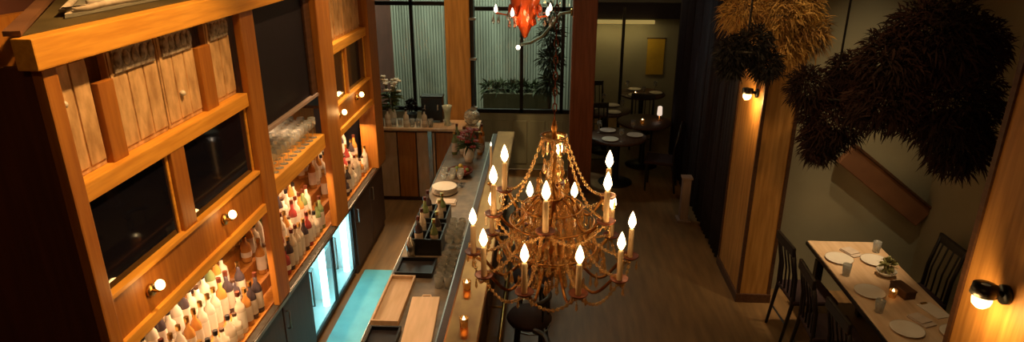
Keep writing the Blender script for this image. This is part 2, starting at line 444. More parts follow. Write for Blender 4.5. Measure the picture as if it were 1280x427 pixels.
# bottles inside the fridge
# ------------------------------------------------------------------ bottles
PROF = {
    'tall': [(0, 0), (.034, 0), (.037, .01), (.037, .175), (.030, .205), (.014, .235), (.013, .285), (0, .285)],
    'round': [(0, 0), (.036, 0), (.041, .02), (.042, .11), (.036, .16), (.015, .185), (.014, .235), (0, .235)],
    'wine': [(0, 0), (.036, 0), (.038, .01), (.038, .19), (.033, .22), (.015, .25), (.0145, .31), (0, .31)],
    'squat': [(0, 0), (.04, 0), (.043, .02), (.043, .10), (.038, .135), (.018, .15), (.017, .19), (0, .19)],
}
CAPM = {'tall': 'brass', 'round': 'blackp', 'wine': 'bronze', 'squat': 'dwood'}
KINDWORD = {'tall': 'tall slim', 'round': 'round shouldered', 'wine': 'long necked', 'squat': 'squat'}
protos = {}
def bottle(shape, col, loc, label, group):
    key = (shape, col)
    if key not in protos:
        t = thing('bottle', label, 'bottle', loc, 0, group)
        pr = PROF[shape]; top = pr[-1][1]
        L('glass_body', MB().lathe(pr, n=14), BOTTLE_MATS[col], t, True)
        L('cap', MB().lathe([(0, top - .012), (.0165, top - .012), (.0165, top + .022), (0, top + .022)], n=12), CAPM[shape], t)
        r = pr[3][0] + .0012; z0, z1 = pr[2][1] + .03, pr[3][1] - .015
        L('paper_label', MB().lathe([(r, z0), (r, z1)], n=14), 'linen' if col in ('dark', 'green', 'amber') else 'white', t, True)
        protos[key] = t
        return t
    return dup(protos[key], loc, rnd.uniform(0, 6), label, group)
STEPS = [(-2.19, .9535, 'front step'), (-2.31, 1.0635, 'second step'), (-2.43, 1.1635, 'third step'), (-2.55, 1.2635, 'top step')]
BAYS = [('nearest bay', 2.74, 4.32, .092), ('middle bay', 4.60, 5.79, .091), ('far bay', 6.20, 7.42, .10)]
shapes = ['tall', 'round', 'wine', 'squat', 'tall']
for bname, ya, yb, dy in BAYS:
    for x, z, sname in STEPS:
        n = int((yb - ya) / dy)
        for k in range(n):
            sh = rnd.choice(shapes)
            col = rnd.choices(['clear', 'amber', 'green', 'dark', 'red'], [10, 6, 2, 1.3, .8 if bname != 'middle bay' else 2])[0]
            yy = ya + (k + .5) * dy + rnd.uniform(-.003, .003)
            if bname == 'nearest bay' and yy > 4.12 and rnd.random() < .7: col = 'dark'
            bottle(sh, col, (x + rnd.uniform(-.004, .004), yy, z), f'{KINDWORD[sh]} {col} bottle on the {sname} of the back bar, {bname}', f'{KINDWORD[sh]} {col} bottles, {sname}, {bname}')
for k in range(12):
    yy = 5.19 + k * .1115
    bottle('tall', rnd.choice(['green', 'clear']), (-2.52, yy, .476), 'chilled bottle on the wire shelf inside the lit fridge', 'bottles on the fridge shelf')

# ------------------------------------------------------------------ glasses
def make_goblet(loc, label, group):
    t = thing('wine_glass', label, 'glass', loc, 0, group)
    L('bowl', MB().lathe([(.004, .09), (.03, .105), (.038, .14), (.034, .19), (.032, .19), (.036, .14), (.028, .108), (.0, .097)], n=14), 'glass', t, True)
    L('stem', MB().lathe([(.0045, .003), (.0035, .05), (.0045, .095)], n=8), 'glass', t, True)
    L('foot', MB().lathe([(0, 0), (.034, 0), (.034, .003), (.005, .006)], n=14), 'glass', t, True)
    return t
def make_tumbler(loc, label, group):
    t = thing('tumbler', label, 'glass', loc, 0, group)
    L('wall', MB().lathe([(0, 0), (.032, 0), (.038, .11), (.035, .11), (.03, .012), (0, .012)], n=14), 'glass', t, True)
    return t
gob = tum = None
def goblet(loc, label, group):
    global gob
    if gob is None: gob = make_goblet(loc, label, group); return gob
    return dup(gob, loc, 0, label, group)
def tumbler(loc, label, group):
    global tum
    if tum is None: tum = make_tumbler(loc, label, group); return tum
    return dup(tum, loc, 0, label, group)
for r, x in enumerate((-2.15, -2.25, -2.35)):
    for k in range(11):
        goblet((x, 4.66 + k * .1, 1.902), f'stemmed glass in the {("front", "middle", "back")[r]} row under the frosted shelf', f'stemmed glasses, {("front", "middle", "back")[r]} row, middle bay')

# ------------------------------------------------------------------ aisle mat
t = tag(obj('floor_mat', MB().box(-2.07, -1.62, 3.6, 6.6, 0, .014, .005), 'mat_teal'), 'turquoise rubber mat on the aisle floor before the lit fridge', 'mat')

# ------------------------------------------------------------------ front bar counter
br = thing('bar_counter', 'long front bar with a polished copper top running away behind the chandelier', 'bar counter', (-.85, 5.6, 0))
obj('front_panel', MB().box(-.60, -.55, 2.6, 8.55, 0, 1.06), 'dwood', br)
for k in range(9):
    obj('raised_panel', MB().box(-.552, -.53, 2.7 + k * .65, 3.25 + k * .65, .18, .95, .01), 'dwood', br)
obj('bar_top', MB().box(-.68, -.44, 2.6, 8.55, 1.06, 1.10, .015), 'copper', br)
wk = thing('work_station', 'low work surface of the bar on the aisle side, cluttered with trays and bottles', 'counter', (-1.03, 5.6, 0))
obj('work_top', MB().box(-1.30, -.75, 2.6, 8.55, .90, .94, .005), 'worktop', wk)
obj('splash_back', MB().box(-.745, -.735, 2.6, 8.55, .02, 1.06), 'steel', br)
obj('carcass', MB().box(-1.24, -.75, 2.6, 8.55, 0, .90), 'base', wk)
obj('carcass', MB().box(-.735, -.60, 2.6, 8.55, 0, 1.06), 'base', br)
obj('rim', MB().box(-1.312, -1.301, 2.6, 8.55, .86, .945, .003), 'steel', wk)
obj('foot_rail', MB().tube([(-.40, 2.7, .2), (-.40, 8.45, .2)], .02, 10), 'brass', br, True)
for k in range(5): obj('rail_bracket', MB().tube([(-.53, 3 + k * 1.3, .2), (-.40, 3 + k * 1.3, .2)], .012, 8), 'brass', br, True)

def slab_thing(name, label, cat, x0, x1, y0, y1, z0, z1, m, rz=0., rim=None, handle=False):
    t = thing(name, label, cat, ((x0 + x1) / 2, (y0 + y1) / 2, z0), rz)
    hx, hy = (x1 - x0) / 2, (y1 - y0) / 2
    L('board', MB().box(-hx, hx, -hy, hy, 0, z1 - z0, .006), m, t)
    if rim:
        r = MB().box(-hx, -hx + .015, -hy, hy, z1 - z0, z1 - z0 + .03).box(hx - .015, hx, -hy, hy, z1 - z0, z1 - z0 + .03)
        r.box(-hx + .015, hx - .015, -hy, -hy + .015, z1 - z0, z1 - z0 + .03).box(-hx + .015, hx - .015, hy - .015, hy, z1 - z0, z1 - z0 + .03)
        L('rim', r, rim, t)
    if handle: L('grip', MB().tube([(-.04, hy, .012), (-.03, hy + .05, .012), (.03, hy + .05, .012), (.04, hy, .012)], .008, 6), m, t, True)
    return t
slab_thing('serving_board', 'long pinkish wooden board lying on the near end of the work surface', 'board', -1.02, -.80, 3.55, 4.50, .9415, .975, 'board', .06, None, True)
slab_thing('wooden_tray', 'tan rimmed tray on the work surface left of the pinkish board', 'tray', -1.29, -1.08, 4.12, 4.80, .9415, .96, 'board2', 0, 'board2')
slab_thing('drainer_tray', 'dark rectangular drainer on the work surface beyond the tan tray', 'tray', -1.27, -.95, 4.84, 5.12, .9415, .96, 'blackp', 0, 'black')
slab_thing('sink_tray', 'black basin tray at the near left end of the work surface', 'tray', -1.27, -1.04, 3.50, 4.06, .9415, .96, 'blackp', 0, 'black')
# black bottle crate with dividers and other gear
def crate(loc, label):
    t = thing('bottle_rack', label, 'rack', loc)
    f = MB()
    for x in (-.14, 0, .14): f.box(x - .006, x + .006, -.17, .17, 0, .16)
    for y in (-.17, 0, .17): f.box(-.14, .14, y - .006, y + .006, 0, .16)
    L('frame', f, 'black', t); L('tray', MB().box(-.15, .15, -.18, .18, 0, .012), 'black', t)
    return t
crate((-1.08, 5.42, .9415), 'black divided rack on the work surface beside the drainer')
crate((-1.10, 5.86, .9415), 'black divided rack on the work surface, further from the drainer')
for k, (x, y) in enumerate([(-1.15, 5.33), (-1.01, 5.33), (-1.15, 5.50), (-1.01, 5.50), (-1.17, 5.77), (-1.03, 5.77), (-1.17, 5.94), (-1.03, 5.94)]):
    bottle(['wine', 'tall'][k % 2], ['dark', 'green', 'clear'][k % 3], (x, y + .005, .955), f'{["long necked", "tall slim"][k % 2]} {["dark", "green", "clear"][k % 3]} bottle standing in the {"nearer" if k < 4 else "further"} black rack', f'{["wine", "tall"][k % 2]} {["dark", "green", "clear"][k % 3]} bottles in the {"nearer" if k < 4 else "further"} black rack')
for k in range(10):
    tumbler((-.87 + .08 * (k % 2), 4.70 + .1 * (k // 2), .9415), 'upright tumbler in the cluster beside the copper bar edge', 'tumblers beside the copper bar edge')
for k in range(8):
    goblet((-.87 + .078 * (k % 2), 5.30 + .11 * (k // 2), .9415), 'stemmed glass beside the black racks on the work surface', 'stemmed glasses beside the black racks')
# shaker
t = thing('cocktail_shaker', 'steel cocktail shaker standing near the tan tray', 'shaker', (-1.2, 5.20, .9415))
L('body', MB().lathe([(0, 0), (.032, 0), (.043, .13), (.04, .135), (0, .135)], n=14), 'steel', t, True)
L('lid', MB().lathe([(.042, .135), (.03, .165), (.018, .175), (.018, .2), (.0, .205)], n=14), 'steel', t, True)
# plates
for k in range(6):
    pl = thing('plate', 'white plate in the stack at the far end of the work surface' if k < 5 else 'topmost white plate of the stack at the far end of the work surface', 'plate', (-1.13, 6.72, .9415 + k * .0125), 0, 'stacked white plates' if k < 5 else None)
    L('dish', MB().lathe([(0, 0), (.08, 0), (.135, .016), (.14, .02), (.132, .021), (.08, .007), (0, .007)], n=24), 'white', pl, True)
t = thing('folded_napkin', 'folded pale napkin in front of the plate stack', 'napkin', (-1.07, 6.42, .9415))
L('cloth', MB().box(-.11, .11, -.07, .07, 0, .018, .006), 'linen', t); L('fold', MB().box(-.105, .10, -.06, .065, .018, .032, .006), 'linen', t)
# fruit bowl and garnish
t = thing('fruit_bowl', 'dark bowl of fruit on the far work surface', 'bowl', (-1.02, 7.25, .9415))
L('bowl', MB().lathe([(0, 0), (.07, 0), (.14, .05), (.155, .08), (.145, .078), (.11, .035), (.07, .012), (0, .012)], n=20), 'bronze', t, True)
for k in range(9):
    a = k * 2 * PI / 8; r = (.0, .072, .072)[0] if k == 8 else .074; m_ = ('lime', 'red_fruit', 'lemon')[k % 3]
    o = thing('lime' if m_ == 'lime' else 'apple' if m_ == 'red_fruit' else 'lemon', f'{("green", "red", "yellow")[k % 3]} fruit piled in the dark bowl on the work surface', 'fruit', (-1.02 + r * math.cos(a), 7.25 + r * math.sin(a), .9415 + (.115 if k == 8 else .062)), 0, f'{("green", "red", "yellow")[k % 3]} fruit in the dark bowl')
    L('flesh', MB().ball((0, 0, .012), .0265, 1, 1, .95), m_, o, True); L('stalk', MB().cyl((0, 0, .034), (.003, 0, .047), .003, n=5), 'dwood', o)
def bush(t, n, c, R, Lr, w, m, name='foliage', droop=.3, up=0., sy=1., sz=1., core=.3):
    b = MB(); c = Vector(c)
    for i in range(n):
        d = Vector((rnd.gauss(0, 1), rnd.gauss(0, 1), rnd.gauss(0, 1) + up))
        if d.length < .05: continue
        d.normalize(); st = rnd.uniform(core, 1) if core < 1 else 0
        p = c + Vector((d.x * R * st, d.y * R * st * sy, d.z * R * st * sz))
        b.blade(p, (d + Vector((rnd.gauss(0, .45), rnd.gauss(0, .45), rnd.gauss(0, .45)))), rnd.uniform(.6, 1.2) * Lr, w * rnd.uniform(.6, 1.3), droop)
    return obj(name, b, m, t)
def flower_vase(loc, label, hgt, R, petals, leaf='green_leaf', flowers=14, vm='white'):
    t = thing('flower_vase', label, 'vase', loc)
    L('vase', MB().lathe([(0, 0), (.05, 0), (.07, .08), (.055, .18), (.045, .2), (.05, .215), (.042, .215), (.04, .2), (0, .05)], n=18), vm, t, True)
    s = MB()
    pts = []
    for k in range(flowers):
        a = rnd.uniform(0, 6.28); r = R * math.sqrt(rnd.random()); p = Vector((r * math.cos(a), r * math.sin(a), hgt + rnd.uniform(-.14, .08)))
        pts.append(p); s.tube([(0, 0, .17), (p.x * .5, p.y * .5, .17 + (p.z - .17) * .6), p], .004, 5)
    L('stems', s, leaf, t)
    for p in pts:
        f = MB(); f.ball(p, .02, 1, 1, .7, 6)
        for j in range(7):
            a = j * .9; f.ball(p + Vector((.022 * math.cos(a), .022 * math.sin(a), .006 * (j % 2))), .018, 1, 1, .6, 6)
        L('blossom', f, petals, t, True)
    b = MB()
    for k in range(60):
        a = rnd.uniform(0, 6.28); b.blade((.02 * math.cos(a), .02 * math.sin(a), .18 + rnd.random() * (hgt - .3)), (math.cos(a), math.sin(a), rnd.uniform(.1, 1)), rnd.uniform(.1, .2), .018, .4)
    L('leaves', b, leaf, t)
    return t
flower_vase((-.98, 7.75, .9415), 'vase of small red blossoms at the far end of the work surface', .36, .13, 'red_fruit', flowers=16)
for k in range(12):
    bottle(['tall', 'round', 'wine'][k % 3], ['green', 'clear', 'red', 'amber'][k % 4], (-1.2 + .11 * (k % 4), 8.02 + .13 * (k // 4), .9415), f'{KINDWORD[["tall", "round", "wine"][k % 3]]} {["green", "clear", "red", "amber"][k % 4]} bottle in the cluster where bar meets service counter', 'bottles where bar meets service counter')
for k in range(6):
    goblet((-1.16 + .09 * (k % 3), 6.98 - .09 * (k // 3) , .9415), 'stemmed glass between the plate stack and the fruit bowl', 'stemmed glasses beside the fruit bowl')
# tapers and small things on the copper top
def taper(loc, label, h=.42, lit=True):
    t = thing('taper_candle', label, 'candle', loc)
    L('holder', MB().lathe([(0, 0), (.045, 0), (.045, .008), (.012, .02), (.012, .05), (.02, .06), (0, .06)], n=14), 'brass', t, True)
    L('wax', MB().lathe([(.014, .05), (.012, h), (0, h)], n=10), 'cream', t, True)
    if lit: L('flame', MB().lathe([(0, h + .005), (.008, h + .018), (.006, h + .035), (0, h + .055)], n=8), 'bulb_w', t, True)
    return t
taper((-.60, 6.62, 1.1015), 'tall pale taper candle on the copper bar top behind the chandelier')
def votive(loc, label, group=None, cat='candle'):
    t = thing('votive_candle', label, cat, loc, 0, group)
    L('glass_cup', MB().lathe([(0, 0), (.028, 0), (.034, .07), (.031, .07), (.026, .006), (0, .006)], n=14), 'crystal', t, True)
    L('flame', MB().lathe([(0, .03), (.012, .042), (.009, .062), (0, .085)], n=8), 'flame', t, True)
    return t
votive((-.56, 3.92, 1.1015), 'small lit votive on the copper bar top nearest the camera')
votive((-.60, 4.42, 1.1015), 'small lit votive on the copper bar top, second from the camera')
votive((-.63, 5.05, 1.1015), 'small lit votive on the copper bar top, third from the camera')

# ------------------------------------------------------------------ bar stools
def make_stool(loc, label):
    t = thing('bar_stool', label, 'stool', loc)
    L('seat', MB().lathe([(0, .72), (.17, .72), (.185, .745), (.17, .775), (0, .785)], n=20), 'plum', t, True)
    L('back_rest', MB().tube([(.16 * math.cos(a), .16 * math.sin(a), .96) for a in [-1.2 + .3 * i for i in range(9)]], .022, 8), 'blackp', t, True)
    for a in (-.9, 0, .9): L('back_spindle', MB().tube([(.155 * math.cos(a), .155 * math.sin(a), .77), (.16 * math.cos(a), .16 * math.sin(a), .96)], .009, 6), 'black', t)
    for a in (.785, 2.356, 3.927, 5.498): L('leg', MB().tube([(.12 * math.cos(a), .12 * math.sin(a), .725), (.2 * math.cos(a), .2 * math.sin(a), 0)], [.015, .012], 8), 'black', t)
    L('foot_ring', MB().tube([(.175 * math.cos(a * .3927), .175 * math.sin(a * .3927), .25) for a in range(17)], .008, 6), 'steel', t)
    return t
st = make_stool((-.13, 3.95, 0), 'dark bar stool nearest the camera before the copper bar')
for k, (y, w) in enumerate([(4.6, 'second'), (5.25, 'third'), (5.95, 'fourth'), (6.65, 'fifth')]):
    dup(st, (-.12, y, 0), .1 * (-1) ** k, f'dark bar stool before the copper bar, {w} from the camera')

# ------------------------------------------------------------------ service counter at the back
sc = thing('service_counter', 'pale topped service counter across the back end of the bar aisle', 'counter', (-1.75, 8.9, 0))
obj('top', MB().box(-2.42, -.95, 8.60, 9.06, 1.06, 1.10, .01), 'tabletop', sc)
obj('body', MB().box(-2.38, -1.0, 8.68, 9.04, 0, 1.06), 'dwood', sc)
for k in range(5):
    obj('front_board', MB().box(-2.36 + k * .27, -2.11 + k * .27, 8.655, 8.68, .06, 1.02, .006), ('board2', 'timber', 'board2', 'timber', 'base')[k], sc)
obj('steel_corner', MB().box(-1.66, -1.60, 8.62, 8.66, .1, 1.05, .004), 'steel', sc)
flower_vase((-2.2, 8.86, 1.1015), 'vase of cream blossoms on the left end of the service counter', .58, .15, 'petal', flowers=22)
t = thing('leafy_plant', 'dark leafy potted plant on the service counter beside the cream blossoms', 'plant', (-1.93, 8.94, 1.1015))
L('pot', MB().lathe([(0, 0), (.06, 0), (.08, .12), (.07, .12), (.06, .02), (0, .02)], n=16), 'black', t, True)
bush(t, 150, (-1.93, 8.94, 1.36), .05, .07, .016, 'black_leaf', up=.8)
t = thing('bar_appliance', 'dark boxy appliance on the service counter before the left window', 'appliance', (-1.63, 8.95, 1.1015))
L('body', MB().box(-.15, .15, -.08, .08, .03, .36, .015), 'black', t); L('top_tray', MB().box(-.16, .16, -.08, .08, .36, .385, .006), 'black', t)
for x in (-.09, .09): L('spout', MB().tube([(x, -.08, .26), (x, -.12, .25), (x, -.12, .20)], .012, 8), 'steel', t, True)
for x in (-.12, .12): L('foot', MB().cyl((x, 0, 0), (x, 0, .03), .02), 'black', t)
t = thing('vase', 'tall pale green glass vase at the right end of the service counter', 'vase', (-1.40, 8.78, 1.1015))
L('glass_body', MB().lathe([(0, 0), (.05, 0), (.035, .06), (.05, .2), (.07, .28), (.066, .28), (.045, .2), (.03, .06), (0, .012)], n=18), mat('pale_green_glass', (.70, .78, .66), .1, trans=.4), t, True)
t = thing('globe_vase', 'round pale glass globe vase at the corner of the bar', 'vase', (-1.06, 8.80, 1.1015))
L('globe', MB().lathe([(0, 0), (.05, 0), (.10, .06), (.115, .12), (.10, .18), (.06, .215), (.055, .21), (.095, .175), (.108, .12), (.095, .065), (.045, .012), (0, .012)], n=20), 'glass', t, True)
bush(t, 50, (-1.06, 8.80, 1.24), .05, .07, .012, 'petal', 'petals')
for k in range(9):
    x = -2.30 + k * .085
    if k % 3 == 1: bottle('round', 'clear', (x, 8.68, 1.1015), 'clear round shouldered bottle in the row along the service counter', 'clear bottles along the service counter')
    else: tumbler((x, 8.68, 1.1015), 'upright tumbler in the row along the service counter', 'tumblers along the service counter')

# ------------------------------------------------------------------ main chandelier
CX, CY = .04, 4.0
ch = thing('chandelier', 'large amber crystal chandelier of two tiers with lit candle bulbs', 'chandelier', (CX, CY, 1.4))
def ring_pt(r, a, z): return Vector((CX + r * math.sin(a), CY - r * math.cos(a), z))
b = MB()
z = 2.62
while z < 5.5:      # chain links
    odd = int(round((z - 2.62) / .05)) % 2
    b.tube([(CX + (.012 * math.cos(q) if odd else 0), CY + (0 if odd else .012 * math.cos(q)), z + .03 * math.sin(q)) for q in [k * PI / 4 for k in range(9)]], .004, 5, False)
    z += .05
obj('chain', b, 'bronze', ch)
obj('ceiling_rose', MB().lathe([(0, 5.45), (.03, 5.46), (.09, 5.58), (.09, 5.598), (0, 5.598)], (CX, CY, 0), 18), 'abrass', ch, True)
obj('stem', MB().lathe([(0, 1.46), (.02, 1.47), (.035, 1.52), (.018, 1.57), (.035, 1.62), (.08, 1.66), (.08, 1.69), (.02, 1.75), (.016, 1.83), (.03, 1.90), (.04, 1.96), (.03, 2.02), (.075, 2.06), (.075, 2.08), (.018, 2.14), (.014, 2.26), (.022, 2.32), (.014, 2.40), (.012, 2.50), (.02, 2.54), (.01, 2.58), (0, 2.64)], (CX, CY, 0), 20), 'abrass', ch, True)
obj('glass_bowl', MB().lathe([(0, 1.50), (.06, 1.505), (.13, 1.54), (.17, 1.60), (.16, 1.60), (.12, 1.55), (.05, 1.52), (0, 1.515)], (CX, CY, 0), 20), 'crystal', ch, True)
obj('crown', MB().lathe([(.012, 2.42), (.07, 2.46), (.09, 2.49), (.082, 2.49), (.065, 2.47), (.012, 2.435)], (CX, CY, 0), 20), 'crystal', ch, True)
arms = []
for i in range(10): arms.append((.53, math.radians(-54 + 36 * i), 1.635, 1.67))
for i in range(6): arms.append((.41, math.radians(-6 + 60 * i), 2.0, 2.06))
for R, a, zc, zb in arms:
    low = zc < 1.8
    dz = .20 if low else .15
    path = []
    for k in range(15):
        t_ = k / 14
        r = .07 + (R - .07) * t_
        zz = zb + (zc - zb) * t_ - dz * math.sin(PI * min(1, t_ * 1.08)) ** 1.3 * (.55 + .65 * t_) + .05 * math.sin(2 * PI * t_) * (1 - t_)
        path.append(ring_pt(r, a, zz))
    arm = obj('arm', MB().tube(path, (.011), 7), 'abrass', ch, True)
    c = ring_pt(R, a, 0)
    obj('drip_pan', MB().lathe([(0, zc - .02), (.012, zc - .015), (.05, zc), (.062, zc + .016), (.055, zc + .016), (.02, zc + .006), (0, zc + .006)], c, 14), 'bronze', arm, True)
    obj('candle_sleeve', MB().lathe([(.015, zc), (.019, zc + .01), (.0175, zc + .205), (.008, zc + .215), (0, zc + .215)], c, 10), 'cream', arm, True)
    obj('bulb', MB().lathe([(0, zc + .215), (.014, zc + .225), (.027, zc + .255), (.021, zc + .29), (.008, zc + .325), (0, zc + .34)], c, 10), 'flame', arm, True)
    light('POINT', 'candle_light', c + Vector((0, 0, zc + .40)), 0.75, (1, .55, .2), .03)
    # three pendants below each pan
    for q in range(3):
        aa = q * 2.1 + a; p = c + Vector((.05 * math.cos(aa), .05 * math.sin(aa), zc - .012))
        obj('crystal_drop', MB().lathe([(0, -.075), (.009, -.06), (.006, -.025), (.002, -.02), (.005, -.01), (0, 0)], p, 6), 'crystal', arm)
def swag(p, q, sag, n=12):
    p = Vector(p); q = Vector(q); pts = []; rr = []
    for k in range(4 * n + 1):
        t_ = k / (4 * n); pts.append(p.lerp(q, t_) - Vector((0, 0, sag * math.sin(PI * t_)))); rr.append((.003, .0095, .013, .0095)[k % 4])
    return MB().tube(pts, rr, 6)
for i in range(6):
    a = math.radians(-6 + 60 * i); obj('bead_swag', swag(ring_pt(.08, a, 2.475), ring_pt(.39, a, 2.02), .12, 18), 'crystal', ch, True)
    obj('bead_swag', swag(ring_pt(.41, a, 1.99), ring_pt(.41, a + PI / 3, 1.99), .11, 14), 'crystal', ch, True)
for i in range(10):
    a = math.radians(-54 + 36 * i); obj('bead_swag', swag(ring_pt(.10, a, 2.05), ring_pt(.51, a, 1.65), .12, 18), 'crystal', ch, True)
    obj('bead_swag', swag(ring_pt(.53, a, 1.62), ring_pt(.53, a + PI / 5, 1.62), .10, 12), 'crystal', ch, True)
b = MB()
for tier, (r, z0, n) in enumerate([(.07, 2.45, 10), (.06, 2.32, 8), (.10, 2.2, 12), (.09, 2.06, 14), (.15, 2.05, 16), (.2, 2.0, 24), (.28, 1.9, 34), (.24, 1.8, 28), (.15, 1.78, 20), (.12, 1.93, 16), (.15, 1.68, 18), (.22, 1.66, 26), (.30, 1.74, 36), (.36, 1.66, 36), (.10, 1.52, 14), (.18, 1.56, 20)]):
    for k in range(n):
        p = ring_pt(r, 2 * PI * k / n + tier, z0 + rnd.uniform(-.03, .03)); s_ = rnd.uniform(1.0, 1.6)
        b.lathe([(0, -.085 * s_), (.011 * s_, -.065 * s_), (.006, -.03 * s_), (.008, -.02), (0, 0)], p, 6)
o = obj('crystal_fringe', b, 'crystal', ch); o['kind'] = 'stuff'
for r, z0 in ((.2, 2.0), (.28, 1.9), (.22, 1.66), (.30, 1.72)):
    obj('hoop', MB().tube([ring_pt(r, k * PI / 16, z0) for k in range(33)], .006, 6), 'abrass', ch, True)

# ------------------------------------------------------------------ red chandelier further back
RX, RY = -.28, 7.5
rc = thing('red_chandelier', 'red glass chandelier with pale drops at the top of the view', 'chandelier', (RX, RY, 2.5))
obj('cord', MB().cyl((RX, RY, 3.3), (RX, RY, 5.5), .006, n=6), 'black', rc)
obj('ceiling_rose', MB().lathe([(0, 5.5), (.06, 5.52), (.07, 5.598), (0, 5.598)], (RX, RY, 0), 16), 'brass', rc, True)
obj('glass_body', MB().lathe([(0, 2.52), (.025, 2.54), (.05, 2.60), (.09, 2.68), (.13, 2.80), (.17, 2.95), (.15, 3.1), (.08, 3.2), (.03, 3.32), (0, 3.32)], (RX, RY, 0), 20), 'redg', rc, True)
def drop(r, a, z0, s_, m_, name='glass_drop'):
    p = Vector((RX + r * math.cos(a), RY + r * math.sin(a), z0))
    obj(name, MB().lathe([(0, -.10 * s_), (.018 * s_, -.075 * s_), (.012 * s_, -.035 * s_), (.004, -.02), (0, 0)], p, 8), m_, rc, True)
for k in range(14): drop(.17, k * .449, 2.92, 1.2, 'redg')
for k in range(10): drop(.11, k * .628, 2.77, 1.1, 'redg')
for k in range(8): drop(.19, k * .785 + .2, 2.84, 1.2, 'clear', 'pale_drop')
for k in range(5):
    a = -.7 + k * 1.2566
    p1 = Vector((RX + .33 * math.cos(a), RY + .33 * math.sin(a), 2.80))
    ar = obj('arm', MB().tube([(RX + .1 * math.cos(a), RY + .1 * math.sin(a), 3.0), (RX + .2 * math.cos(a), RY + .2 * math.sin(a), 2.78), p1], .012, 6), 'redg', rc, True)
    obj('bulb', MB().lathe([(0, 0), (.02, .02), (.02, .05), (0, .10)], p1, 8), 'bulb_w', ar, True)
    for q in range(2):
        obj('pale_drop', MB().lathe([(0, -.12), (.018, -.09), (.004, -.03), (0, 0)], p1 + Vector((.03 - .06 * q, 0, -.005)), 8), 'clear', ar, True)
light('POINT', 'red_chandelier_light', (RX, RY - .28, 2.72), 3.5, (1, .45, .2), .05)
light('POINT', 'red_chandelier_light', (RX + .3, RY - .2, 2.95), 1.2, (1, .6, .35), .05)

gl = thing('gooseneck_lamp', 'curved pale gooseneck lamp reaching out from the reddish timber post', 'wall light', (.31, 9.25, 2.6))
obj('wall_plate', MB().tube([(.308, 9.25, 2.6), (.28, 9.25, 2.6)], .05, 14), 'brass', gl, True)
obj('lamp_arm', MB().tube([(.28, 9.25, 2.6), (.14, 9.25, 2.58), (.02, 9.25, 2.42), (-.1, 9.25, 2.27), (-.26, 9.25, 2.18), (-.40, 9.25, 2.15)], .02, 8), mat('pale_painted_metal', (.45, .5, .36), .4, var=.1), gl, True)
obj('bulb', MB().ball((-.44, 9.25, 2.11), .032), 'bulb_w', gl, True)

# ------------------------------------------------------------------ right alcove: table, chairs, brace, sconces
tb = thing('dining_table', 'long pale topped dining table in the right alcove lit at its far end', 'table', (2.97, 4.6, 0))
obj('table_top', MB().box(2.63, 3.30, 2.9, 6.12, .72, .76, .012), 'tabletop', tb)
obj('edge_band', MB().box(2.618, 2.63, 2.9, 6.12, .715, .75), 'blackp', tb)
obj('apron', MB().box(2.70, 3.23, 3.0, 6.02, .62, .72), 'blackp', tb)
for x in (2.72, 3.21):
    for y in (3.05, 5.97): obj('leg', MB().box(x - .035, x + .035, y - .035, y + .035, 0, .62, .006), 'blackp', tb)
def make_chair(loc, rz, label):
    t = thing('dining_chair', label, 'chair', loc, rz)      # faces +X
    L('seat', MB().box(-.20, .22, -.21, .21, .43, .48, .02), 'plum', t)
    for y in (-.18, .18):
        L('leg', MB().tube([(.18, y, 0), (.18, y, .43)], [.014, .02], 8), 'blackp', t)
        L('leg', MB().tube([(-.25, y, 0), (-.19, y, .45), (-.20, y, .70), (-.26, y, 1.0)], [.014, .02, .018, .015], 8), 'blackp', t, True)
    L('top_rail', MB().box(-.275, -.245, -.20, .20, .93, 1.02, .012), 'blackp', t)
    for y in (-.12, -.04, .04, .12): L('back_slat', MB().tube([(-.19, y, .48), (-.20, y, .70), (-.256, y, .95)], .009, 6), 'blackp', t, True)
    L('stretcher', MB().tube([(.18, -.18, .2), (.18, .18, .2)], .009, 6), 'blackp', t); L('stretcher', MB().tube([(-.215, -.18, .2), (-.215, .18, .2)], .009, 6), 'blackp', t)
    return t
c0 = make_chair((2.48, 5.62, 0), .05, 'black slat back chair on the left of the alcove table, furthest from the camera')
dup(c0, (2.47, 5.02, 0), -.06, 'black slat back chair on the left of the alcove table, second from its far end')
dup(c0, (2.48, 4.42, 0), .03, 'black slat back chair on the left of the alcove table, third from its far end')
dup(c0, (3.47, 5.62, 0), PI + .05, 'black slat back chair on the wall side of the alcove table, at its far end')
dup(c0, (3.47, 5.02, 0), PI - .04, 'black slat chair on the wall side of the alcove table, second from far end')
dup(c0, (3.47, 4.42, 0), PI + .02, 'black slat chair on the wall side of the alcove table, third from far end')
ZT = .7615
pl0 = None
for x, y, lab in [(2.78, 5.72, 'white plate on the brightly lit far end of the alcove table'), (3.10, 5.70, 'white plate on the far end of the alcove table, wall side'), (2.80, 5.12, 'white plate midway along the alcove table, aisle side'), (2.84, 4.56, 'white plate near the pier on the alcove table'), (3.20, 4.52, 'white plate near the pier on the alcove table, wall side')]:
    p = thing('dinner_plate', lab, 'plate', (x, y, ZT)) if pl0 is None else dup(pl0, (x, y, ZT), 0, lab)
    if pl0 is None:
        L('dish', MB().lathe([(0, 0), (.075, 0), (.12, .014), (.126, .018), (.118, .019), (.075, .006), (0, .006)], n=24), 'white', p, True)
        pl0 = p
t = thing('paper_menu', 'pale paper menu lying on the wall side of the alcove table', 'menu', (3.2, 4.86, ZT), .3)
L('sheet', MB().box(-.07, .07, -.11, .11, 0, .006), 'white', t); L('clip', MB().box(-.03, .03, .095, .115, .006, .014, .003), 'brass', t)
t = thing('wooden_box', 'small dark wooden box on the alcove table beside the votive', 'box', (3.07, 5.12, ZT), .2)
L('body', MB().box(-.05, .05, -.1, .1, 0, .06, .006), 'dwood', t); L('lid', MB().box(-.054, .054, -.104, .104, .06, .075, .005), 'dwood', t)
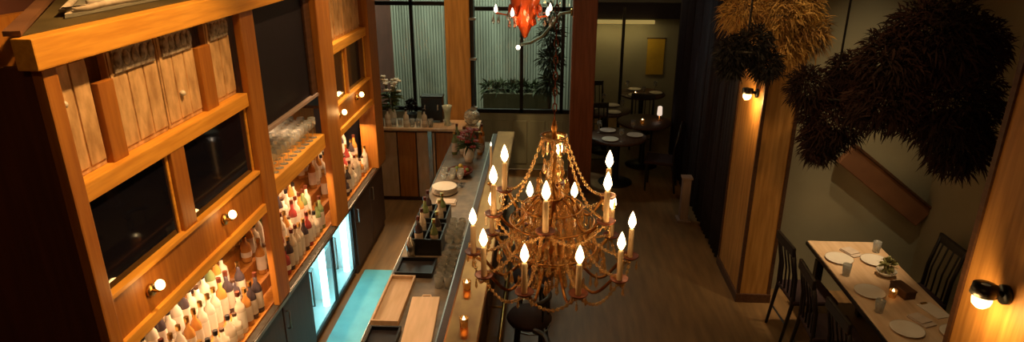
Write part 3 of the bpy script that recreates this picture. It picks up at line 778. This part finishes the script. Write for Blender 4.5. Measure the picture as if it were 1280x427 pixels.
votive((2.96, 5.06, ZT), 'lit votive in the middle of the alcove table')
t = thing('plant_bowl', 'low bowl of pale green leaves on the alcove table', 'bowl', (3.08, 5.44, ZT))
L('bowl', MB().lathe([(0, 0), (.05, 0), (.09, .05), (.085, .05), (.045, .01), (0, .01)], n=18), 'white', t, True)
bush(t, 120, (3.08, 5.44, .875), .05, .055, .014, mat('pale_green_leaf', (.38, .36, .14), .7, var=.3), up=.6)
for x, y, w in [(2.72, 5.42, 'aisle side before the far plate'), (3.2, 5.9, 'wall side at the far end'), (2.74, 4.82, 'aisle side near the middle plate'), (3.24, 4.28, 'wall side near the pier')]:
    tumbler((x, y, ZT), 'tumbler on the alcove table, ' + w, None)
for x, y, w in [(2.95, 5.86, 'far end'), (3.02, 4.70, 'near the pier')]:
    t = thing('folded_napkin', f'folded pale napkin on the alcove table, {w}', 'napkin', (x, y, ZT), .4)
    L('cloth', MB().box(-.06, .06, -.09, .09, 0, .012, .004), 'linen', t); L('fold', MB().box(-.055, .058, -.05, .085, .012, .022, .004), 'linen', t)
# sloping brace on the alcove wall
ang = math.atan2(-.66, .87)
t = thing('wall_band', 'sloping dark brown brace on the alcove wall above the table', 'band', (3.42, 6.40, 1.25))  # raised brown band sloping down to the right
R_ = Matrix.Rotation(-ang, 3, 'Y')
L('beam', MB().box(-.56, .56, -.03, .048, -.11, .11, .01, R_, (0, 0, 0)), 'tbrown', t)
L('cap_strip', MB().box(-.56, .56, -.045, .048, .11, .135, .004, R_, (0, 0, 0)), 'dwood', t)

def pier_sconce(loc, label, dirv, e):
    t = thing('wall_sconce', label, 'wall light', loc)
    d = Vector(dirv)
    L('back_plate', MB().tube([d * .002, d * .02], .045, 14), 'black', t, True)
    L('bracket', MB().tube([d * .02, d * .07 + Vector((0, 0, .015)), d * .10 + Vector((0, 0, .01))], .014, 8), 'black', t, True)
    L('shade', MB().lathe([(.02, .05), (.05, .045), (.055, 0), (.05, 0), (.045, .04), (.02, .045)], d * .10, 14), 'black', t, True)
    L('bulb', MB().ball(d * .10 + Vector((0, 0, -.025)), .042, 1, 1, 1.1), 'shade', t, True)
    light('POINT', 'sconce_light', Vector(loc) + d * .16 + Vector((0, 0, -.09)), e, (1, .55, .17), .04)
pier_sconce((2.03, 6.38, 2.20), 'glowing sconce on the aisle face of the far timber pier', (-1, 0, 0), 10.0)
pier_sconce((2.03, 2.64, 2.22), 'glowing sconce with dark bracket on the nearest timber pier', (-1, 0, 0), 7.0)

# hanging dried bundles
def bundle(yc, lobes, dens, Lr, w, m, label):
    cx = sum(l[0] for l in lobes) / len(lobes); cz = sum(l[1] for l in lobes) / len(lobes)
    t = thing('hanging_bundle', label, 'dried flowers', (cx, yc, cz))
    b = MB()
    for x, z, r in lobes:
        r *= .92
        for i in range(int(dens * r * r)):
            d = Vector((rnd.gauss(0, 1), rnd.gauss(0, 1), rnd.gauss(0, 1))).normalized()
            p = Vector((x, yc, z)) + d * r * rnd.uniform(.25, 1) ** .6
            b.blade(p, d + Vector((rnd.gauss(0, .6), rnd.gauss(0, .6), rnd.gauss(0, .6))), rnd.uniform(.5, 1.2) * Lr, w * rnd.uniform(.6, 1.3), .4)
    obj('foliage', b, m, t)
    obj('hanging_cord', MB().cyl((cx, yc, cz), (cx, yc, 5.6), .008, n=6), 'black', t)
    obj('wire_hoop', MB().tube([(cx + .13 * math.cos(k * PI / 8), yc + .13 * math.sin(k * PI / 8), cz + .05) for k in range(17)], .012, 6), 'black', t)
bundle(5.5, [(1.55, 3.08, .19), (1.84, 3.08, .26), (2.08, 2.92, .18), (1.9, 2.82, .2), (1.98, 3.14, .19)], 42000, .10, .004, 'gold_leaf', 'golden fluffy dried grass bundle hanging above the far pier')
bundle(4.98, [(1.36, 2.85, .13), (1.5, 2.91, .15), (1.61, 2.76, .13), (1.36, 2.75, .10)], 70000, .06, .005, 'black_leaf', 'blackish dried leaf bundle hanging just left of the golden grass')
bundle(5.1, [(2.0, 2.56, .18), (2.22, 2.3, .26), (2.16, 2.1, .16), (2.35, 2.56, .21), (2.27, 2.71, .15)], 60000, .07, .005, 'dark_leaf', 'smaller dark dried leaf bundle hanging beside the far pier')
bundle(4.2, [(2.13, 2.95, .23), (2.36, 3.08, .31), (2.50, 2.7, .33), (2.64, 2.42, .22), (2.12, 2.70, .22), (2.58, 3.03, .22)], 48000, .075, .006, 'dark_leaf', 'largest dark reddish dried leaf bundle hanging over the alcove table')

# ------------------------------------------------------------------ far dining area beyond the reddish post
tag(obj('cove_light', MB().box(.54, 2.0, 12.90, 12.98, 1.93, 2.0, .01), 'cove'), 'long yellow glowing light strip high on the far wall', 'light strip')
light('AREA', 'cove_wash', (1.3, 12.85, 1.9), 3.0, (1, .75, .3), 1.4, (1.3, 13.1, 1.0), size_y=.1)
t = thing('hanging_banner', 'yellow cloth panel hanging on the far wall of the dark dining area', 'banner', (2.1, 13.19, .9))
L('cloth', MB().box(-.17, .17, -.02, -.005, 0, .72, .004), 'yellow', t); L('rod', MB().tube([(-.19, -.015, .72), (.19, -.015, .72)], .012, 8), 'dwood', t)
t = thing('mullion_screen', 'slender dark metal screen post standing in the far dining area', 'post', (1.27, 11.6, 0))
L('shaft', MB().box(-.025, .025, -.025, .025, 0.012, 2.4), 'black', t); L('base_plate', MB().box(-.1, .1, -.1, .1, 0, .012), 'black', t)
def make_round(loc, label):
    t = thing('round_table', label, 'table', loc)
    L('table_top', MB().lathe([(0, .71), (.42, .71), (.44, .73), (.42, .75), (0, .75)], n=28), 'dwood', t, True)
    L('column', MB().lathe([(.05, .03), (.04, .3), (.05, .71)], n=12), 'black', t, True)
    L('foot', MB().lathe([(0, 0), (.26, 0), (.26, .015), (.05, .04), (0, .04)], n=20), 'black', t, True)
    return t
r0 = make_round((1.05, 9.55, 0), 'dark round table nearest beyond the reddish timber post')
dup(r0, (.98, 11.05, 0), 0, 'dark round table behind the nearest one in the far dining area')
dup(r0, (1.55, 10.36, 0), 0, 'dark round table by the curtains with a small glowing lamp')
dup(r0, (1.75, 12.25, 0), 0, 'dark round table against the far wall below the yellow cloth')
for i, (x, y, nm) in enumerate([(1.05, 9.55, 'nearest dark round table'), (.98, 11.05, 'round table behind the nearest one'), (1.75, 12.25, 'round table below the yellow cloth')]):
    for k in range(3):
        a = k * 2.094 + i
        dup(pl0, (x + .26 * math.cos(a), y + .26 * math.sin(a), .7515), 0, f'pale plate on the {nm}', f'plates on the {nm}')
        goblet((x + .3 * math.cos(a + .6), y + .3 * math.sin(a + .6), .7515), f'stemmed glass on the {nm}', f'stemmed glasses on the {nm}')
for x, y, rz, w in [(1.68, 9.35, 2.9, 'right of the nearest round table'), (.80, 10.2, -1.5, 'behind the nearest round table'), (.86, 11.78, -1.4, 'behind the second round table'), (1.66, 11.35, 1.4, 'before the table under the yellow cloth')]:
    dup(c0, (x, y, 0), rz, 'dark slat back chair ' + w)
votive((1.5, 10.2, .7515), 'small votive in front of the table lamp by the curtains')
t = thing('table_lamp', 'small pale glowing lamp on the round table by the curtains', 'lamp', (1.80, 10.42, .7515))
L('base', MB().lathe([(0, 0), (.035, 0), (.03, .012), (.006, .02), (.006, .1), (0, .1)], n=12), 'brass', t, True)
L('lamp_shade', MB().lathe([(.035, .08), (.042, .1), (.035, .22), (.02, .23), (0, .23)], n=14), emis('dim_shade', (1, .78, .6), .8), t, True)
votive((1.6, 12.0, .7515), 'small bright votive on the table under the yellow cloth')
# curtains
for k in range(7):
    y = 7.25 + k * .5
    b = MB(); pts = []
    for j in range(17): pts.append((2.05 + .035 * math.sin(j * 1.6), y - .22 + j * .0275))
    for (xa, ya), (xb, yb) in zip(pts, pts[1:]):
        b.poly([(xa, ya, .03), (xb, yb, .03), (xb, yb, 3.6), (xa, ya, 3.6)])
    bmesh.ops.remove_doubles(b.bm, verts=b.bm.verts[:], dist=1e-4)
    r = bmesh.ops.solidify(b.bm, geom=b.bm.faces[:], thickness=.006)
    t = thing('curtain', f'dark curtain panel on the partition, {("first", "second", "third", "fourth", "fifth", "sixth", "seventh")[k]} behind the far pier', 'curtain', (2.05, y, 0))
    obj('drape', b, 'curtain', t, True)
    obj('curtain_rod', MB().tube([(2.07, y - .24, 3.62), (2.07, y + .24, 3.62)], .015, 8).box(2.06, 2.1, y - .01, y + .01, 3.6, 3.64), 'black', t)
t = thing('pedestal', 'narrow pale upright pedestal before the dark curtains', 'pedestal', (1.84, 8.2, 0))
L('shaft', MB().box(-.055, .055, -.055, .055, .03, .60, .01), 'pale_post', t); L('foot', MB().box(-.09, .09, -.09, .09, 0, .03, .006), 'pale_post', t); L('cap', MB().box(-.07, .07, -.07, .07, .60, .63, .006), 'pale_post', t)

# ------------------------------------------------------------------ yard beyond the glass
t = thing('planter_trough', 'long olive planter trough with low greenery outside the middle window', 'planter', (-.55, 11.4, 0))
obj('trough', MB().box(-1.15, .05, 11.25, 11.55, 0.002, .95, .01), mat('olive_concrete', (.16, .15, .09), .8, var=.3, scale=5), t)
for k in range(6): bush(t, 150, (-1.05 + k * .2, 11.4, 1.0), .12, .14, .014, 'greenery_dull', 'greenery', up=.8)
t = thing('dark_shrub', 'tall dark potted shrub outside the middle window beside the reddish post', 'shrub', (.02, 11.0, 0))
obj('pot', MB().lathe([(0, .002), (.13, .002), (.17, .45), (.15, .45), (.12, .05), (0, .05)], (.02, 11.0, 0), 18), 'black', t, True)
obj('trunk', MB().tube([(.02, 11.0, .05), (.01, 11.0, 1.0), (.02, 11.0, 2.2)], [.03, .025, .012], 7), 'dwood', t, True)
for z, r in ((1.2, .16), (1.6, .19), (2.0, .2), (2.35, .16)): bush(t, 260, (.02, 11.0, z), r, .15, .016, mat('dark_foliage', (.07, .075, .04), .7, var=.4), 'foliage', up=.3)
# ------------------------------------------------------------------ lights
W = (1, .56, .2); W2 = (1, .68, .36)
light('SPOT', 'cabinet_spot', (-.5, 3.1, 5.4), 540, W, .08, (-2.1, 3.1, 2.9), 55, .8)
light('SPOT', 'cabinet_spot', (-.5, 5.3, 5.4), 320, W, .08, (-2.1, 5.6, 2.6), 60, .8)
light('SPOT', 'aisle_spot', (-1.5, 6.2, 5.4), 680, W2, .08, (-1.6, 6.3, 0), 38, .9)
light('SPOT', 'bar_spot', (-1.0, 4.3, 5.4), 380, W2, .06, (-1.08, 4.2, .95), 19, .9)
light('SPOT', 'service_spot', (-1.5, 8.0, 5.4), 170, W2, .06, (-1.7, 8.8, 1.1), 36, .9)
light('SPOT', 'table_spot', (3.0, 5.6, 5.3), 560, W2, .06, (2.86, 5.95, .76), 20, .9)
light('SPOT', 'alcove_spot', (2.9, 4.7, 5.3), 75, W2, .06, (3.0, 4.9, .76), 40, .9)
light('SPOT', 'floor_spot', (1.0, 4.4, 5.4), 60, W, .1, (1.3, 4.7, 0), 60, .9)
for y0, y1 in [(2.7, 4.32), (4.62, 5.78), (6.2, 7.42)]:
    light('AREA', 'shelf_strip', (-2.2, (y0 + y1) / 2, 1.735), 22 * (y1 - y0), (1, .62, .32), y1 - y0, (-2.5, (y0 + y1) / 2, .95), size_y=.05).rotation_euler = (0, math.radians(20), math.radians(90))
light('AREA', 'glass_strip', (-2.2, 5.2, 2.255), 4, (1, .62, .32), 1.0, None, size_y=.05)
light('AREA', 'yard_light', (-1.3, 11.3, 5.2), 260, (1, 1, .86), 2.5, (-1.3, 12.5, 1.8), size_y=.6)
light('SPOT', 'post_spot', (-1.9, 7.9, 5.3), 240, W, .05, (-1.3, 9.2, 2.3), 30, .8)
light('POINT', 'dining_light', (1.3, 11.2, 3.2), 6, (1, .75, .5), .1)  # point light without a fixture above the far dining tables

light('SPOT', 'bundle_fill', (1.0, 4.2, 5.4), 110, W2, .05, (1.95, 5.5, 3.05), 22, .9)  # added spot that brightens the golden bundle from above
light('SPOT', 'alcove_fill', (3.2, 5.0, 5.3), 190, (1, .78, .45), .06, (2.85, 6.45, .95), 34, .9)  # added spot to lift the lower alcove wall
light('POINT', 'camera_side_fill', (-.7, -.3, 5.0), 32, W, .15)  # added fill for surfaces facing the camera, no known lamp there
light('SPOT', 'pier_fill', (.9, 2.2, 5.3), 150, W, .06, (2.2, 6.17, 1.6), 36, .9)  # added from the camera side to brighten the pier front
# ------------------------------------------------------------------ world / view
w = bpy.data.worlds.new('night'); bpy.context.scene.world = w; w.use_nodes = True
w.node_tree.nodes['Background'].inputs['Color'].default_value = (.5, .35, .25, 1)
w.node_tree.nodes['Background'].inputs['Strength'].default_value = .004
vs = bpy.context.scene.view_settings
vs.view_transform = 'Standard'; vs.look = 'None'; vs.gamma = 1; vs.use_curve_mapping = False; vs.exposure = 0
